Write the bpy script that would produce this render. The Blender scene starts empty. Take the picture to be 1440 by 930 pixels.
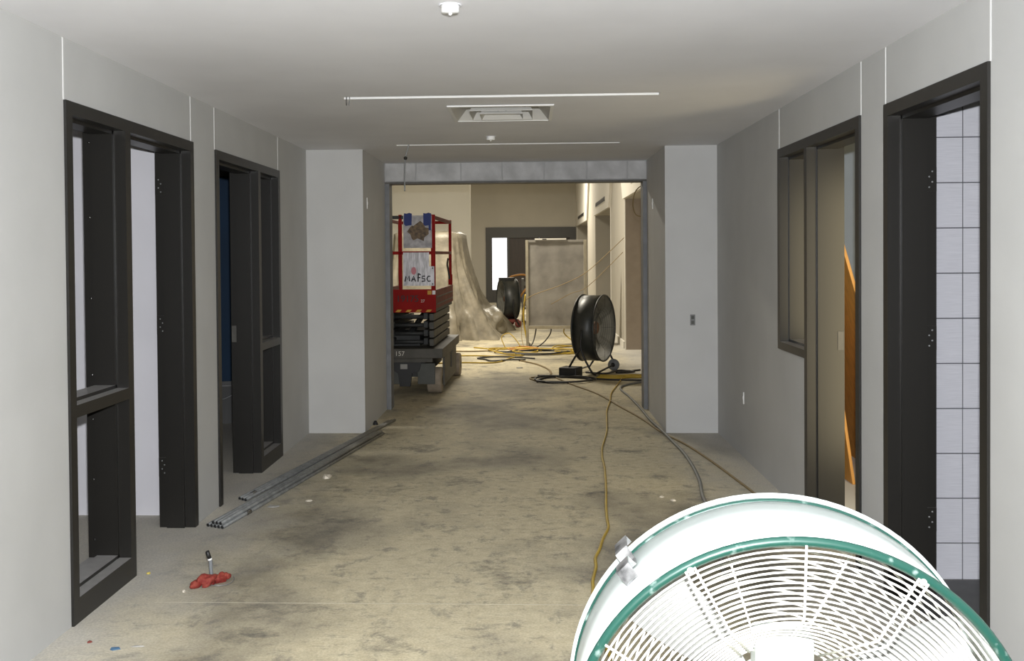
import bpy, bmesh, math, random
from mathutils import Vector, Matrix
random.seed(7)
S = bpy.context.scene
COL = S.collection
PI = math.pi

# ------------------------------------------------------------------ camera
cam_d = bpy.data.cameras.new('camera'); cam = bpy.data.objects.new('camera', cam_d); COL.objects.link(cam)
cam_d.sensor_width = 36.0; cam_d.lens = 1400.0 / 1440.0 * 36.0
cam_d.shift_x = (720 - 685.03) / 1440.0; cam_d.shift_y = (383.15 - 465) / 1440.0
cam_d.clip_start = 0.05; cam_d.clip_end = 200
EYE = 1.6018
_roll, _yaw, _pitch = .0081, .0422, .0181
cY, sY, cP, sP, cR, sR = math.cos(_yaw), math.sin(_yaw), math.cos(_pitch), math.sin(_pitch), math.cos(_roll), math.sin(_roll)
r0 = Vector((cY, sY, 0)); u0 = Vector((-sY*sP, cY*sP, cP)); f0 = Vector((-sY*cP, cY*cP, -sP))
Rv = r0*cR - u0*sR; Uv = r0*sR + u0*cR
cam.matrix_world = Matrix(((Rv.x, Uv.x, -f0.x, 0), (Rv.y, Uv.y, -f0.y, 0), (Rv.z, Uv.z, -f0.z, EYE), (0, 0, 0, 1)))
S.camera = cam
# ------------------------------------------------------------------ world, exposure
S.view_settings.view_transform = 'Standard'; S.view_settings.look = 'None'
S.view_settings.exposure = 0.0; S.view_settings.gamma = 1.0; S.view_settings.use_curve_mapping = False
W = bpy.data.worlds.new('world'); S.world = W; W.use_nodes = True
W.node_tree.nodes['Background'].inputs[0].default_value = (.95, .97, 1, 1)
W.node_tree.nodes['Background'].inputs[1].default_value = .42

# ------------------------------------------------------------------ lights
def lamp(name, kind, loc, energy, color=(1, 1, 1), size=.1, rot=(0, 0, 0), **k):
    d = bpy.data.lights.new(name, kind); d.energy = energy; d.color = color
    if kind == 'AREA':
        d.shape = 'RECTANGLE'; d.size = k.get('sx', size); d.size_y = k.get('sy', size)
    else:
        d.shadow_soft_size = size
    if kind == 'SPOT':
        d.spot_size = k['angle']; d.spot_blend = k['blend']
    o = bpy.data.objects.new(name, d); COL.objects.link(o); o.location = loc; o.rotation_euler = rot
    return o
# the flash on top of the camera
lamp('camera_flash', 'SPOT', (0.02, 0.02, EYE + .15), 1050, (.97, .985, 1), .025, (math.radians(91), 0, math.radians(2)), angle=math.radians(125), blend=.6)
# unseen warm lamp, right room; tall panel form made up for even light
lamp('work_light', 'AREA', (2.22, 5.12, 1.15), 19, (1, .84, .52), 1, (PI/2, 0, 0), sx=.4, sy=1.9)
# site lighting in the hall beyond the opening
lamp('hall_light', 'AREA', (-1.3, 16.5, 4.3), 320, (1, .93, .79), 1, (0, 0, 0), sx=1.2, sy=.3)
lamp('hall_light', 'AREA', (-.4, 26.5, 4.3), 340, (1, .93, .79), 1, (0, 0, 0), sx=1.2, sy=.3)

# ------------------------------------------------------------------ materials
MATS = {}
def nodes(m):
    return m.node_tree.nodes, m.node_tree.links
def mat(name, col, rough=.6, metal=0, noise=0, scale=8, bump=0, bscale=60, spec=.5, col2=None, emit=0, stretch=None, coat=0, lo=.35, hi=.65, detail=6):
    m = bpy.data.materials.new(name); m.use_nodes = True; N, Lk = nodes(m)
    b = N['Principled BSDF']
    b.inputs['Base Color'].default_value = (*col, 1); b.inputs['Roughness'].default_value = rough
    b.inputs['Metallic'].default_value = metal; b.inputs['Specular IOR Level'].default_value = spec
    b.inputs['Coat Weight'].default_value = coat
    tc = N.new('ShaderNodeTexCoord')
    src = tc.outputs['Object']
    if stretch:
        mp = N.new('ShaderNodeMapping'); mp.inputs['Scale'].default_value = stretch; Lk.new(src, mp.inputs[0]); src = mp.outputs[0]
    if noise or col2:
        c2 = col2 or tuple(c*(1-noise) for c in col)
        n = N.new('ShaderNodeTexNoise'); n.inputs['Scale'].default_value = scale; n.inputs['Detail'].default_value = detail
        Lk.new(src, n.inputs['Vector'])
        r = N.new('ShaderNodeValToRGB'); r.color_ramp.elements[0].position = lo; r.color_ramp.elements[1].position = hi
        r.color_ramp.elements[0].color = (*c2, 1); r.color_ramp.elements[1].color = (*col, 1)
        Lk.new(n.outputs['Fac'], r.inputs[0]); Lk.new(r.outputs[0], b.inputs['Base Color'])
    if bump:
        n2 = N.new('ShaderNodeTexNoise'); n2.inputs['Scale'].default_value = bscale; n2.inputs['Detail'].default_value = 4
        Lk.new(src, n2.inputs['Vector'])
        bp = N.new('ShaderNodeBump'); bp.inputs['Strength'].default_value = bump; bp.inputs['Distance'].default_value = .01
        Lk.new(n2.outputs['Fac'], bp.inputs['Height']); Lk.new(bp.outputs[0], b.inputs['Normal'])
    if emit:
        b.inputs['Emission Color'].default_value = (*col, 1); b.inputs['Emission Strength'].default_value = emit
    MATS[name] = m
    return m

def floor_mat():
    m = bpy.data.materials.new('dusty_concrete'); m.use_nodes = True; N, Lk = nodes(m); b = N['Principled BSDF']
    tc = N.new('ShaderNodeTexCoord')
    def noise(scale, detail, rough=.6, st=(1, 1, 1), off=(0, 0, 0)):
        mp = N.new('ShaderNodeMapping'); mp.inputs['Scale'].default_value = st; mp.inputs['Location'].default_value = off
        Lk.new(tc.outputs['Object'], mp.inputs[0])
        n = N.new('ShaderNodeTexNoise'); n.inputs['Scale'].default_value = scale; n.inputs['Detail'].default_value = detail
        n.inputs['Roughness'].default_value = rough; Lk.new(mp.outputs[0], n.inputs['Vector']); return n.outputs['Fac']
    def ramp(f, p0, c0, p1, c1):
        r = N.new('ShaderNodeValToRGB'); e = r.color_ramp.elements
        e[0].position = p0; e[0].color = (*c0, 1); e[1].position = p1; e[1].color = (*c1, 1); Lk.new(f, r.inputs[0]); return r.outputs[0]
    def mix(fac, a, bb, mode='MIX'):
        x = N.new('ShaderNodeMix'); x.data_type = 'RGBA'; x.blend_type = mode
        if isinstance(fac, float): x.inputs[0].default_value = fac
        else: Lk.new(fac, x.inputs[0])
        for s, v in ((6, a), (7, bb)):
            if isinstance(v, tuple): x.inputs[s].default_value = (*v, 1)
            else: Lk.new(v, x.inputs[s])
        return x.outputs[2]
    base = ramp(noise(3, 8, .65), .32, (.16, .145, .112), .68, (.37, .33, .245))
    dust = ramp(noise(.75, 5, .55, (1, .8, 1), (2.3, .4, 0)), .38, (0, 0, 0), .54, (1, 1, 1))
    c = mix(dust, base, ramp(noise(14, 6), .3, (.51, .445, .30), .7, (.64, .57, .40)))
    # grey trowel stains
    st = ramp(noise(1.5, 11, .78, (1, 1.2, 1), (7.7, 3.1, 0)), .55, (0, 0, 0), .66, (.8, .8, .8))
    st2 = ramp(noise(4.5, 10, .75, (1.4, 1, 1), (3.7, 8.1, 0)), .54, (0, 0, 0), .63, (.6, .6, .6))
    c = mix(st2, c, (.165, .155, .135))
    st3 = ramp(noise(10, 9, .74, (1, 1.9, 1), (5.1, 2.2, 0)), .54, (0, 0, 0), .66, (.55, .55, .55))
    c = mix(st3, c, (.17, .158, .132))
    c = mix(st, c, (.105, .099, .087))
    # pale drywall dust swept along the walls
    sep = N.new('ShaderNodeSeparateXYZ'); Lk.new(tc.outputs['Object'], sep.inputs[0])
    ab = N.new('ShaderNodeMath'); ab.operation = 'ABSOLUTE'
    ad = N.new('ShaderNodeMath'); ad.operation = 'ADD'; ad.inputs[1].default_value = .165; Lk.new(sep.outputs[0], ad.inputs[0]); Lk.new(ad.outputs[0], ab.inputs[0])
    n4 = noise(2.2, 6, .6, (1, 1, 1), (1, 9, 0))
    ml = N.new('ShaderNodeMath'); ml.operation = 'MULTIPLY_ADD'; ml.inputs[1].default_value = .7; Lk.new(n4, ml.inputs[0]); Lk.new(ab.outputs[0], ml.inputs[2])
    mr = N.new('ShaderNodeMapRange'); mr.inputs[1].default_value = 1.55; mr.inputs[2].default_value = 2.15; mr.inputs[3].default_value = 0; mr.inputs[4].default_value = .75
    Lk.new(ml.outputs[0], mr.inputs[0])
    c = mix(mr.outputs[0], c, (.52, .505, .475))
    fine = ramp(noise(90, 3), .35, (.82, .82, .82), .65, (1.06, 1.06, 1.06))
    c = mix(1.0, c, fine, 'MULTIPLY')
    Lk.new(c, b.inputs['Base Color']); b.inputs['Roughness'].default_value = .75; b.inputs['Specular IOR Level'].default_value = .3
    bp = N.new('ShaderNodeBump'); bp.inputs['Strength'].default_value = .25; bp.inputs['Distance'].default_value = .01
    Lk.new(noise(35, 6), bp.inputs['Height']); Lk.new(bp.outputs[0], b.inputs['Normal'])
    MATS['floor'] = m
floor_mat()
def frame_mat():
    # dark bronze enamel; drywall dust has settled on the faces that point up
    m = bpy.data.materials.new('bronze_enamel'); m.use_nodes = True; N, Lk = nodes(m); b = N['Principled BSDF']
    g = N.new('ShaderNodeNewGeometry'); sp = N.new('ShaderNodeSeparateXYZ'); Lk.new(g.outputs['True Normal'], sp.inputs[0])
    r = N.new('ShaderNodeMapRange'); r.inputs[1].default_value = .8; r.inputs[2].default_value = .95; Lk.new(sp.outputs[2], r.inputs[0])
    tc = N.new('ShaderNodeTexCoord'); n = N.new('ShaderNodeTexNoise'); n.inputs['Scale'].default_value = 20; n.inputs['Detail'].default_value = 6
    Lk.new(tc.outputs['Object'], n.inputs['Vector'])
    cr = N.new('ShaderNodeValToRGB'); cr.color_ramp.elements[0].color = (.20, .195, .19, 1); cr.color_ramp.elements[1].color = (.36, .35, .34, 1); Lk.new(n.outputs['Fac'], cr.inputs[0])
    x = N.new('ShaderNodeMix'); x.data_type = 'RGBA'; Lk.new(r.outputs[0], x.inputs[0]); x.inputs[6].default_value = (.012, .011, .0095, 1); Lk.new(cr.outputs[0], x.inputs[7])
    Lk.new(x.outputs[2], b.inputs['Base Color']); b.inputs['Roughness'].default_value = .38
    MATS['frame'] = m
frame_mat()
mat('wall', (.46, .46, .45), .7, noise=.06, scale=2.5, bump=.06, bscale=220)  # same paint as the piers, darkened to offset the strong near flash
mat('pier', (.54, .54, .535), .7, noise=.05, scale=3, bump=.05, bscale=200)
mat('ceiling', (.76, .76, .785), .75, noise=.05, scale=2, bump=.05, bscale=200)
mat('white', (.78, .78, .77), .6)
mat('joint', (.62, .62, .61), .7)
mat('white_wall', (.66, .65, .69), .6, noise=.04, scale=3)
mat('navy', (.018, .055, .12), .5, noise=.2, scale=2)
mat('blue_grey', (.36, .41, .46), .7, noise=.05)
mat('cream', (.72, .69, .60), .75, noise=.05, scale=1.5)
mat('far_grey', (.42, .39, .33), .75, noise=.06, scale=1.5)
mat('far_white', (.66, .63, .56), .7)
mat('niche', (.36, .30, .24), .75, noise=.08)
mat('block', (.60, .60, .61), .85, col2=(.42, .42, .425), scale=5, bump=.3, bscale=90)
mat('mortar', (.52, .52, .52), .9, noise=.15, bump=.2)
mat('steel_dark', (.10, .095, .085), .55, metal=.3, noise=.3, scale=10)
mat('galv', (.30, .31, .31), .45, metal=.6, noise=.3, scale=20)
mat('metal_jamb', (.20, .205, .215), .6, metal=.1, noise=.2)
mat('tile', (.52, .52, .56), .28, noise=.07, scale=5, stretch=(2, 2, 60), col2=(.45, .45, .49))
mat('grout', (.09, .09, .10), .9)
mat('dark_floor', (.09, .09, .09), .6, noise=.2)
mat('fan_white', (.72, .77, .75), .35, col2=(.66, .72, .70), scale=6)
mat('fan_green', (.008, .052, .038), .4, col2=(.16, .22, .20), scale=26, lo=.30, hi=.40, detail=9)
mat('fan_blade', (.30, .30, .29), .5, noise=.1)
mat('fan_wire', (.74, .72, .66), .4)
mat('bracket', (.55, .55, .55), .3, metal=.6, col2=(.10, .10, .10), scale=18)
mat('chrome', (.45, .45, .45), .18, metal=1, noise=.6, scale=12)
mat('black', (.012, .012, .012), .5, noise=.3)
mat('fan_black', (.020, .024, .023), .42, noise=.5, scale=6, col2=(.05, .05, .045))
mat('fan_inside', (.32, .31, .26), .5, noise=.4, scale=4)
mat('rubber_grey', (.16, .17, .18), .7)
mat('rust_hub', (.20, .09, .045), .6)
mat('lift_red', (.30, .006, .004), .6, noise=.25, scale=5, spec=.15)
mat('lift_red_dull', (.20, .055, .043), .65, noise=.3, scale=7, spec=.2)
mat('lift_grey', (.085, .078, .063), .6, noise=.35, scale=7)
mat('lift_dark', (.035, .036, .035), .6, noise=.3, scale=8)
mat('lift_guard', (.085, .088, .078), .6, noise=.2)
mat('tyre', (.36, .30, .23), .8, noise=.3, scale=8)
mat('tape_blue', (.006, .022, .16), .6)
mat('sheet', (.48, .46, .48), .5, noise=.4, scale=16)
mat('stain', (.20, .13, .065), .6, col2=(.06, .04, .025), scale=30)
mat('foil', (.60, .58, .60), .4, metal=.15, noise=.45, scale=10, stretch=(5, 1, 1))
mat('pink', (.60, .22, .26), .6)
mat('ink', (.01, .01, .012), .6)
mat('hazard', (.55, .30, .03), .6)
mat('plastic', (.30, .265, .20), .42, noise=.4, scale=5, spec=.35, bump=1, bscale=11)
mat('panel_board', (.30, .28, .245), .8, scale=3, col2=(.19, .175, .155))
mat('panel_edge', (.36, .32, .235), .7, noise=.2)
mat('cord_yellow', (.50, .34, .035), .55, noise=.25, scale=5)
mat('cord_tan', (.25, .175, .07), .6, noise=.2)
mat('cord_black', (.025, .023, .02), .55)
mat('cord_grey', (.20, .20, .19), .6, noise=.2)
mat('cord_orange', (.48, .22, .05), .6)
mat('wood', (.70, .34, .075), .55, noise=.25, scale=3, stretch=(14, 14, 1))
mat('rag_red', (.17, .008, .006), .75, col2=(.27, .05, .03), scale=26, bump=.5, bscale=70)
mat('brown_door', (.035, .022, .014), .5, noise=.3, scale=4, stretch=(6, 6, .6))
mat('daylight_pane', (.92, .93, 1.0), .2, emit=1.5)
mat('far_frame', (.045, .043, .038), .5)
mat('paper', (.68, .62, .52), .8)
mat('scored', (.46, .42, .33), .9)
mat('paper_grey', (.34, .33, .31), .8)
mat('blue_scrap', (.06, .13, .22), .7)
mat('yellow_scrap', (.62, .50, .12), .7)
mat('crate', (.16, .155, .14), .7, noise=.3)
mat('bucket', (.20, .20, .20), .5)
mat('dusty_sill', (.34, .33, .32), .8)
mat('plate_grey', (.20, .20, .20), .6)
mat('diffuser', (.50, .49, .46), .45)

# ------------------------------------------------------------------ mesh helpers
class MB:
    def __init__(s): s.v = []; s.f = []; s.sm = []
    def add(s, vs, fs, smooth=False):
        o = len(s.v); s.v += [tuple(p) for p in vs]
        for f in fs: s.f.append([i+o for i in f]); s.sm.append(smooth)
        return s
    def box(s, x0, x1, y0, y1, z0, z1):
        v = [(x, y, z) for z in (z0, z1) for y in (y0, y1) for x in (x0, x1)]
        return s.add(v, [(0, 2, 3, 1), (4, 5, 7, 6), (0, 1, 5, 4), (2, 6, 7, 3), (0, 4, 6, 2), (1, 3, 7, 5)])
    def prism(s, poly, axis, a, b):
        # poly: 2-D points; axis 'z' -> (x,y), 'y' -> (x,z), 'x' -> (y,z)
        n = len(poly); k = {'z': lambda p, t: (p[0], p[1], t), 'y': lambda p, t: (p[0], t, p[1]), 'x': lambda p, t: (t, p[0], p[1])}[axis]
        v = [k(p, a) for p in poly] + [k(p, b) for p in poly]
        return s.add(v, [tuple(range(n))[::-1], tuple(range(n, 2*n))] + [(i, (i+1) % n, n+(i+1) % n, n+i) for i in range(n)])
    def tube(s, pts, r, sides=8, closed=False, caps=True):
        pts = [Vector(p) for p in pts]; n = len(pts); rs = r if isinstance(r, list) else [r]*n
        v = []; prev = None
        for i, p in enumerate(pts):
            if closed: t = (pts[(i+1) % n] - pts[i-1])
            else: t = pts[min(i+1, n-1)] - pts[max(i-1, 0)]
            t.normalize()
            if prev is None:
                a = Vector((0, 0, 1)) if abs(t.z) < .9 else Vector((1, 0, 0))
                u = t.cross(a).normalized()
            else:
                u = (prev - t*prev.dot(t)).normalized()
            prev = u; w = t.cross(u)
            for k in range(sides):
                c = 2*PI*k/sides; v.append(p + (u*math.cos(c) + w*math.sin(c))*rs[i])
        f = []
        for i in range(n if closed else n-1):
            j = (i+1) % n
            for k in range(sides):
                f.append((i*sides+k, i*sides+(k+1) % sides, j*sides+(k+1) % sides, j*sides+k))
        if caps and not closed: f += [tuple(range(sides))[::-1], tuple(range((n-1)*sides, n*sides))]
        return s.add(v, f, True)
    def lathe(s, prof, n=48, axis='y', c=(0, 0, 0), closed=False, smooth=True):
        v = []; m = len(prof)
        for i in range(n):
            a = 2*PI*i/n; ca, sa = math.cos(a), math.sin(a)
            for r, t in prof:
                p = {'y': (r*ca, t, r*sa), 'z': (r*ca, r*sa, t), 'x': (t, r*ca, r*sa)}[axis]
                v.append((p[0]+c[0], p[1]+c[1], p[2]+c[2]))
        f = []
        for i in range(n):
            j = (i+1) % n
            for k in range(m if closed else m-1):
                l = (k+1) % m
                f.append((i*m+k, j*m+k, j*m+l, i*m+l))
        return s.add(v, f, smooth)
    def ring(s, R, r, y, n=72, k=6):
        return s.lathe([(R + r*math.cos(2*PI*i/k), y + r*math.sin(2*PI*i/k)) for i in range(k)], n, 'y', closed=True)
    def build(s, name, m, parent=None, bevel=0, recalc=True):
        me = bpy.data.meshes.new(name); me.from_pydata(s.v, [], s.f); me.polygons.foreach_set('use_smooth', s.sm)
        if recalc:
            bm = bmesh.new(); bm.from_mesh(me); bmesh.ops.recalc_face_normals(bm, faces=bm.faces); bm.to_mesh(me); bm.free()
        me.materials.append(MATS[m]); o = bpy.data.objects.new(name, me); COL.objects.link(o)
        if parent: o.parent = parent
        if bevel:
            b = o.modifiers.new('bevel', 'BEVEL'); b.width = bevel; b.segments = 2; b.limit_method = 'ANGLE'
        return o
def cat(pts, sub=6, closed=False):
    # Catmull-Rom through the points
    P = [Vector(p) for p in pts]; n = len(P); out = []
    g = (lambda i: P[i % n]) if closed else (lambda i: P[max(0, min(n-1, i))])
    for i in range(n if closed else n-1):
        a, b, c, d = g(i-1), g(i), g(i+1), g(i+2)
        for k in range(sub):
            t = k/sub
            out.append(.5*((2*b) + (c-a)*t + (2*a-5*b+4*c-d)*t*t + (3*b-a-3*c+d)*t**3))
    if not closed: out.append(P[-1])
    return out
def tag(o, label=None, category=None, group=None, kind=None):
    if label: o['label'] = label
    if category: o['category'] = category
    if group: o['group'] = group
    if kind: o['kind'] = kind
    return o
def empty(name, loc=(0, 0, 0), rz=0):
    o = bpy.data.objects.new(name, None); COL.objects.link(o); o.location = loc; o.rotation_euler = (0, 0, rz); o.empty_display_size = .1
    return o
def struct(o, label, category): return tag(o, label, category, None, 'structure')
def text(body, m, parent, loc, rot, size, sx=1, shear=0, name='lettering', ext=.0008, align='CENTER'):
    c = bpy.data.curves.new(name, 'FONT'); c.body = body; c.size = size; c.extrude = ext; c.align_x = align; c.align_y = 'CENTER'; c.shear = shear
    c.materials.append(MATS[m]); o = bpy.data.objects.new(name, c); COL.objects.link(o); o.parent = parent
    bpy.context.view_layer.update()
    me = bpy.data.meshes.new_from_object(o.evaluated_get(bpy.context.evaluated_depsgraph_get())); bpy.data.objects.remove(o)
    o = bpy.data.objects.new(name, me); COL.objects.link(o); o.parent = parent
    if not me.materials: me.materials.append(MATS[m])
    o.location = loc; o.rotation_euler = rot; o.scale = (sx, 1, 1); return o

# ------------------------------------------------------------------ the setting
L, R_, H = -1.9945, 1.6633, 2.55
PL, PR = -1.484, 1.2058
EY, FY = 8.88, 10.24
TOP = 2.282
TL, TR = .19, .197
U1 = (4.21, 5.84); U2 = (6.265, 7.885); U3 = (5.063, 6.70); D3 = (3.665, 4.72)

struct(MB().box(-5.4, 5, -3, 36, -.2, 0).build('floor', 'floor'), 'dusty stained concrete floor running through the corridor into the hall', 'floor')
c = MB()
z1 = 2.72
S1 = (5.93, 6.02, -1.117, .783); S2 = (8.53, 8.61, -1.143, .783); DF = (6.35, 7.02, -.49, .145)
y = -3
for (a, b, xa, xb) in (S1, DF, S2):
    c.box(-5.4, 5, y, a, H, z1); c.box(-5.4, xa, a, b, H, z1); c.box(xb, 5, a, b, H, z1); y = b
c.box(-5.4, 5, y, FY+.2, H, z1)
for (a, b, xa, xb) in (S1, S2): c.box(xa, xb, a, b, H+.055, z1)
c.box(DF[2], DF[3], DF[0], DF[1], H+.16, z1)
struct(c.build('ceiling', 'ceiling'), 'smooth white painted corridor ceiling with two narrow light slots', 'ceiling')
# slot liners (bare white metal)
for i, (a, b, xa, xb) in enumerate((S1, S2)):
    m = MB(); m.box(xa, xb, b-.004, b, H-.001, H+.055); m.box(xa, xb, a, a+.003, H+.001, H+.055); m.box(xa, xa+.004, a, b, H, H+.055)
    struct(m.build('trim_%d' % (i+9), 'white'), ['near', 'far'][i] + ' white edged open light slot cut across the ceiling', 'slot trim')

w = MB(); o_ = .012
w.box(L-TL, L, -3, U1[0]+.01, 0, H); w.box(L-TL, L, U1[0]+.01, U1[1]-.01, TOP-.01, H); w.box(L-TL, L, U1[1]-.01, U2[0]+.01, 0, H)
w.box(L-TL, L, U2[0]+.01, U2[1]-.01, TOP-.01, H); w.box(L-TL, L, U2[1]-.01, EY, 0, H)
struct(w.build('wall_left', 'wall'), 'painted drywall, darkened against the strong near flash, along the left side of the corridor', 'wall')
w = MB()
w.box(R_, R_+TR, -3, D3[0]+.01, 0, H); w.box(R_, R_+TR, D3[0]+.01, D3[1]-.01, TOP-.01, H); w.box(R_, R_+TR, D3[1]-.01, U3[0]+.01, 0, H)
w.box(R_, R_+TR, U3[0]+.01, U3[1]-.01, TOP-.01, H); w.box(R_, R_+TR, 6.05, U3[1]-.01, 0, .97); w.box(R_, R_+TR, U3[1]-.01, EY, 0, H)
struct(w.build('wall_right', 'wall'), 'painted drywall, darkened against the strong near flash, along the right side of the corridor', 'wall')
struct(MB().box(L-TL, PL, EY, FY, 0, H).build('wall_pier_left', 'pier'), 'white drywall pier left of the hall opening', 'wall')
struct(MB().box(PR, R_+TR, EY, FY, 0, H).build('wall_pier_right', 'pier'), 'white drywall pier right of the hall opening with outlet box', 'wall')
# block wall with opening
hw = struct(MB().box(L-.4, R_+.6, FY+.012, FY+.2, 2.355, H).build('wall_header', 'mortar'), 'grey concrete block header over the hall opening', 'wall')
jx = [-1.484+.004, -1.158, -.695, -.271, .159, .595, 1.008, 1.2058-.004]
for i in range(7):
    b = MB().box(jx[i]+.006, jx[i+1]-.006, FY-.002-random.random()*.004, FY+.05, 2.362, H-.004).build('concrete_block', 'block', hw, .004)
MB().box(PL+.002, PR-.002, FY-.006, FY+.2, 2.335, 2.355).build('lintel', 'steel_dark', hw)
for nm, a, b in (('left', L-.4, -1.435), ('right', 1.165, R_+.6)):
    o = struct(MB().box(a, b, FY+.002, FY+.2, 0, 2.335).build('wall_opening_'+nm, 'metal_jamb'), 'grey metal clad jamb at the %s edge of the hall opening' % nm, 'wall')
    x = b if nm == 'left' else a; s = 1 if nm == 'left' else -1
    MB().box(min(x, x-s*.03), max(x, x-s*.03), FY-.008, FY+.002, 0, 2.335).build('corner_bead', 'metal_jamb', o)

# side rooms
struct(MB().box(-5, L-TL, 6.05, 6.2, 0, H).build('wall_room_left', 'white_wall'), 'white partition seen through the nearest left doorway', 'wall')
struct(MB().box(-5, L-TL, 11.8, 12, 0, H).build('wall_navy', 'navy'), 'navy blue wall seen through the farther left doorway', 'wall')
struct(MB().box(-5.2, -5, -3, 33, 0, 4.6).build('wall_left_outer', 'far_grey'), 'outer wall on the left beyond the rooms', 'wall')
struct(MB().box(-5, L-TL, 2.3, 2.45, 0, H).build('wall_room_left_near', 'white_wall'), 'near partition of the first left room', 'wall')
struct(MB().box(R_+TR, 4.4, 8.65, 8.8, 0, H).build('wall_blue_grey', 'blue_grey'), 'pale blue grey wall behind the leaning orange boards', 'wall')
struct(MB().box(4.4, 4.6, -3, 10.4, 0, H).build('wall_right_outer', 'white_wall'), 'outer wall of the rooms on the right', 'wall')
struct(MB().box(R_+TR, 4.4, 2.3, 2.45, 0, H).build('wall_tile_room_near', 'white_wall'), 'near partition of the tiled room', 'wall')
tw = struct(MB().box(R_+TR, 4.4, 4.905, 5.05, 0, H).build('wall_tiled', 'grout'), 'wall of large pale grey tiles behind the right doorway', 'wall')
tm = None
x0 = 2.105 - .44*1; pitch = .2185
for ci in range(4):
    xa = 2.091 + .225*(ci-1); xb = xa + .225
    xa2 = max(xa, R_+TR+.002)
    for ri in range(12):
        z0 = .012 + pitch*ri - .049; zb = min(z0+pitch, H-.002); z0 = max(z0, .003)
        MB().box(xa2+.0028, xb-.0028, 4.897+random.random()*.001, 4.906, z0+.0028, zb-.0028).build('tile', 'tile', tw)
struct(MB().box(R_+.05, 4.39, 2.46, 4.89, 0, .004).build('floor_tiled_room', 'dark_floor'), 'dark floor inside the tiled room', 'floor')

struct(MB().box(R_+TR+.002, 4.39, 5.06, 8.64, 0, .004).build('floor_right_room', 'white'), 'floor of the room behind the right doorway, coloured white for lamp glare', 'floor')  # white colour stands in for strong lamp light on this floor
# reveal trims above the frame corners
tn = 1
def vtrim(x, s, y, z0, w_, name):
    global tn
    o = MB().box(min(x, x-s*.003), max(x, x-s*.003), y-w_/2, y+w_/2, z0, H-.002).build('trim_%d' % tn, 'joint'); tn += 1
    struct(o, name, 'trim')
for y, w_, t in ((U1[0], .009, 'thin white drywall joint above the near corner of the nearest left door frame'), (U1[1]-.02, .009, 'thin white drywall joint above the far corner of the nearest left door frame'),
                 (U2[0], .009, 'thin white drywall joint above the near corner of the second left door frame'), (U2[1]-.02, .009, 'thin white drywall joint above the far corner of the second left door frame')):
    vtrim(L, -1, y, TOP, w_, t)
for y, w_, t in ((U3[1]-.01, .009, 'thin white drywall joint above the far corner of the window frame'), (U3[0], .009, 'thin white drywall joint above the corner of frame beside the orange boards'),
                 (D3[1], .009, 'thin white drywall joint above the far corner of the tiled room frame'), (D3[0], .009, 'thin white drywall joint above the near corner of the tiled room frame')):
    vtrim(R_, 1, y, TOP, w_, t)

# ------------------------------------------------------------------ hollow metal frames
FW = .058
def member(side, a, b, o1, o2):
    # cross-section across the wall: a..b is the face, o1/o2 say whether the low/high side looks into an opening
    s = -1 if side < 0 else 1; X0 = L if s < 0 else R_
    T = TL if s < 0 else TR; dep = [-.012, .048, .048, T-.036, T-.036, T+.012]; st = [0, 0, .016, .016, 0, 0]
    hi = [(X0 + s*d, b + (q if o2 else 0)) for d, q in zip(dep, st)]
    lo = [(X0 + s*d, a - (q if o1 else 0)) for d, q in zip(dep, st)]
    return hi + lo[::-1]
def jamb(p, side, a, b, z0, z1, o1, o2, name='jamb'):
    return MB().prism(member(side, a, b, o1, o2), 'z', z0, z1).build(name, 'frame', p)
def rail(p, side, z0, z1, ya, yb, o1, o2, name='head'):
    return MB().prism(member(side, z0, z1, o1, o2), 'y', ya, yb).build(name, 'frame', p)
def screws(p, side, ypos, zs, d=.172):
    X0 = L if side < 0 else R_; s = -1 if side < 0 else 1
    for z in zs:
        MB().lathe([(.0001, 0), (.005, 0), (.005, .004)], 8, 'y', (X0+s*d, ypos, z)).build('screw', 'chrome', p)
def hinge_prep(p, side, ypos, zs, ny):
    # mortised hinge plates with screw holes on a jamb face that looks along y
    s = -1 if side < 0 else 1; X0 = L if s < 0 else R_; T = TL if s < 0 else TR
    for z in zs:
        h = MB().box(min(X0+s*(T-.034), X0+s*(T+.011)), max(X0+s*(T-.034), X0+s*(T+.011)), min(ypos, ypos+ny*.003), max(ypos, ypos+ny*.003), z-.055, z+.055).build('hinge_plate', 'frame', p)
        for dz, dx in ((-.036, .012), (-.012, .026), (.012, .012), (.036, .026)):
            MB().lathe([(.0001, 0), (.0045, 0), (.0045, .003)], 8, 'y', (X0+s*(T-.034+dx), ypos+ny*.004, z+dz)).build('screw', 'galv', h)

# nearest left unit: sidelight first, then door opening
d1 = struct(empty('door_1', (0, 0, 0)), 'near left dark bronze door frame with two-pane sidelight', 'door frame')
a, b = U1; ma, mb = 4.835, 4.90
jamb(d1, -1, a, a+FW, 0, TOP, 0, 1); jamb(d1, -1, b-FW, b, 0, TOP, 1, 0); jamb(d1, -1, ma, mb, 0, TOP-FW, 1, 1, 'mullion')
rail(d1, -1, TOP-FW, TOP, a+FW, b-FW, 1, 0); rail(d1, -1, .90, .955, a+FW, ma, 1, 1, 'muntin'); rail(d1, -1, 0, .11, a+FW, ma, 0, 1, 'sill')
hinge_prep(d1, -1, b-FW-.001, (2.02, 1.2, .36), -1)
screws(d1, -1, ma-.002, (2.17, 1.8, 1.4, 1.02, .80, .5, .2))
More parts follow.
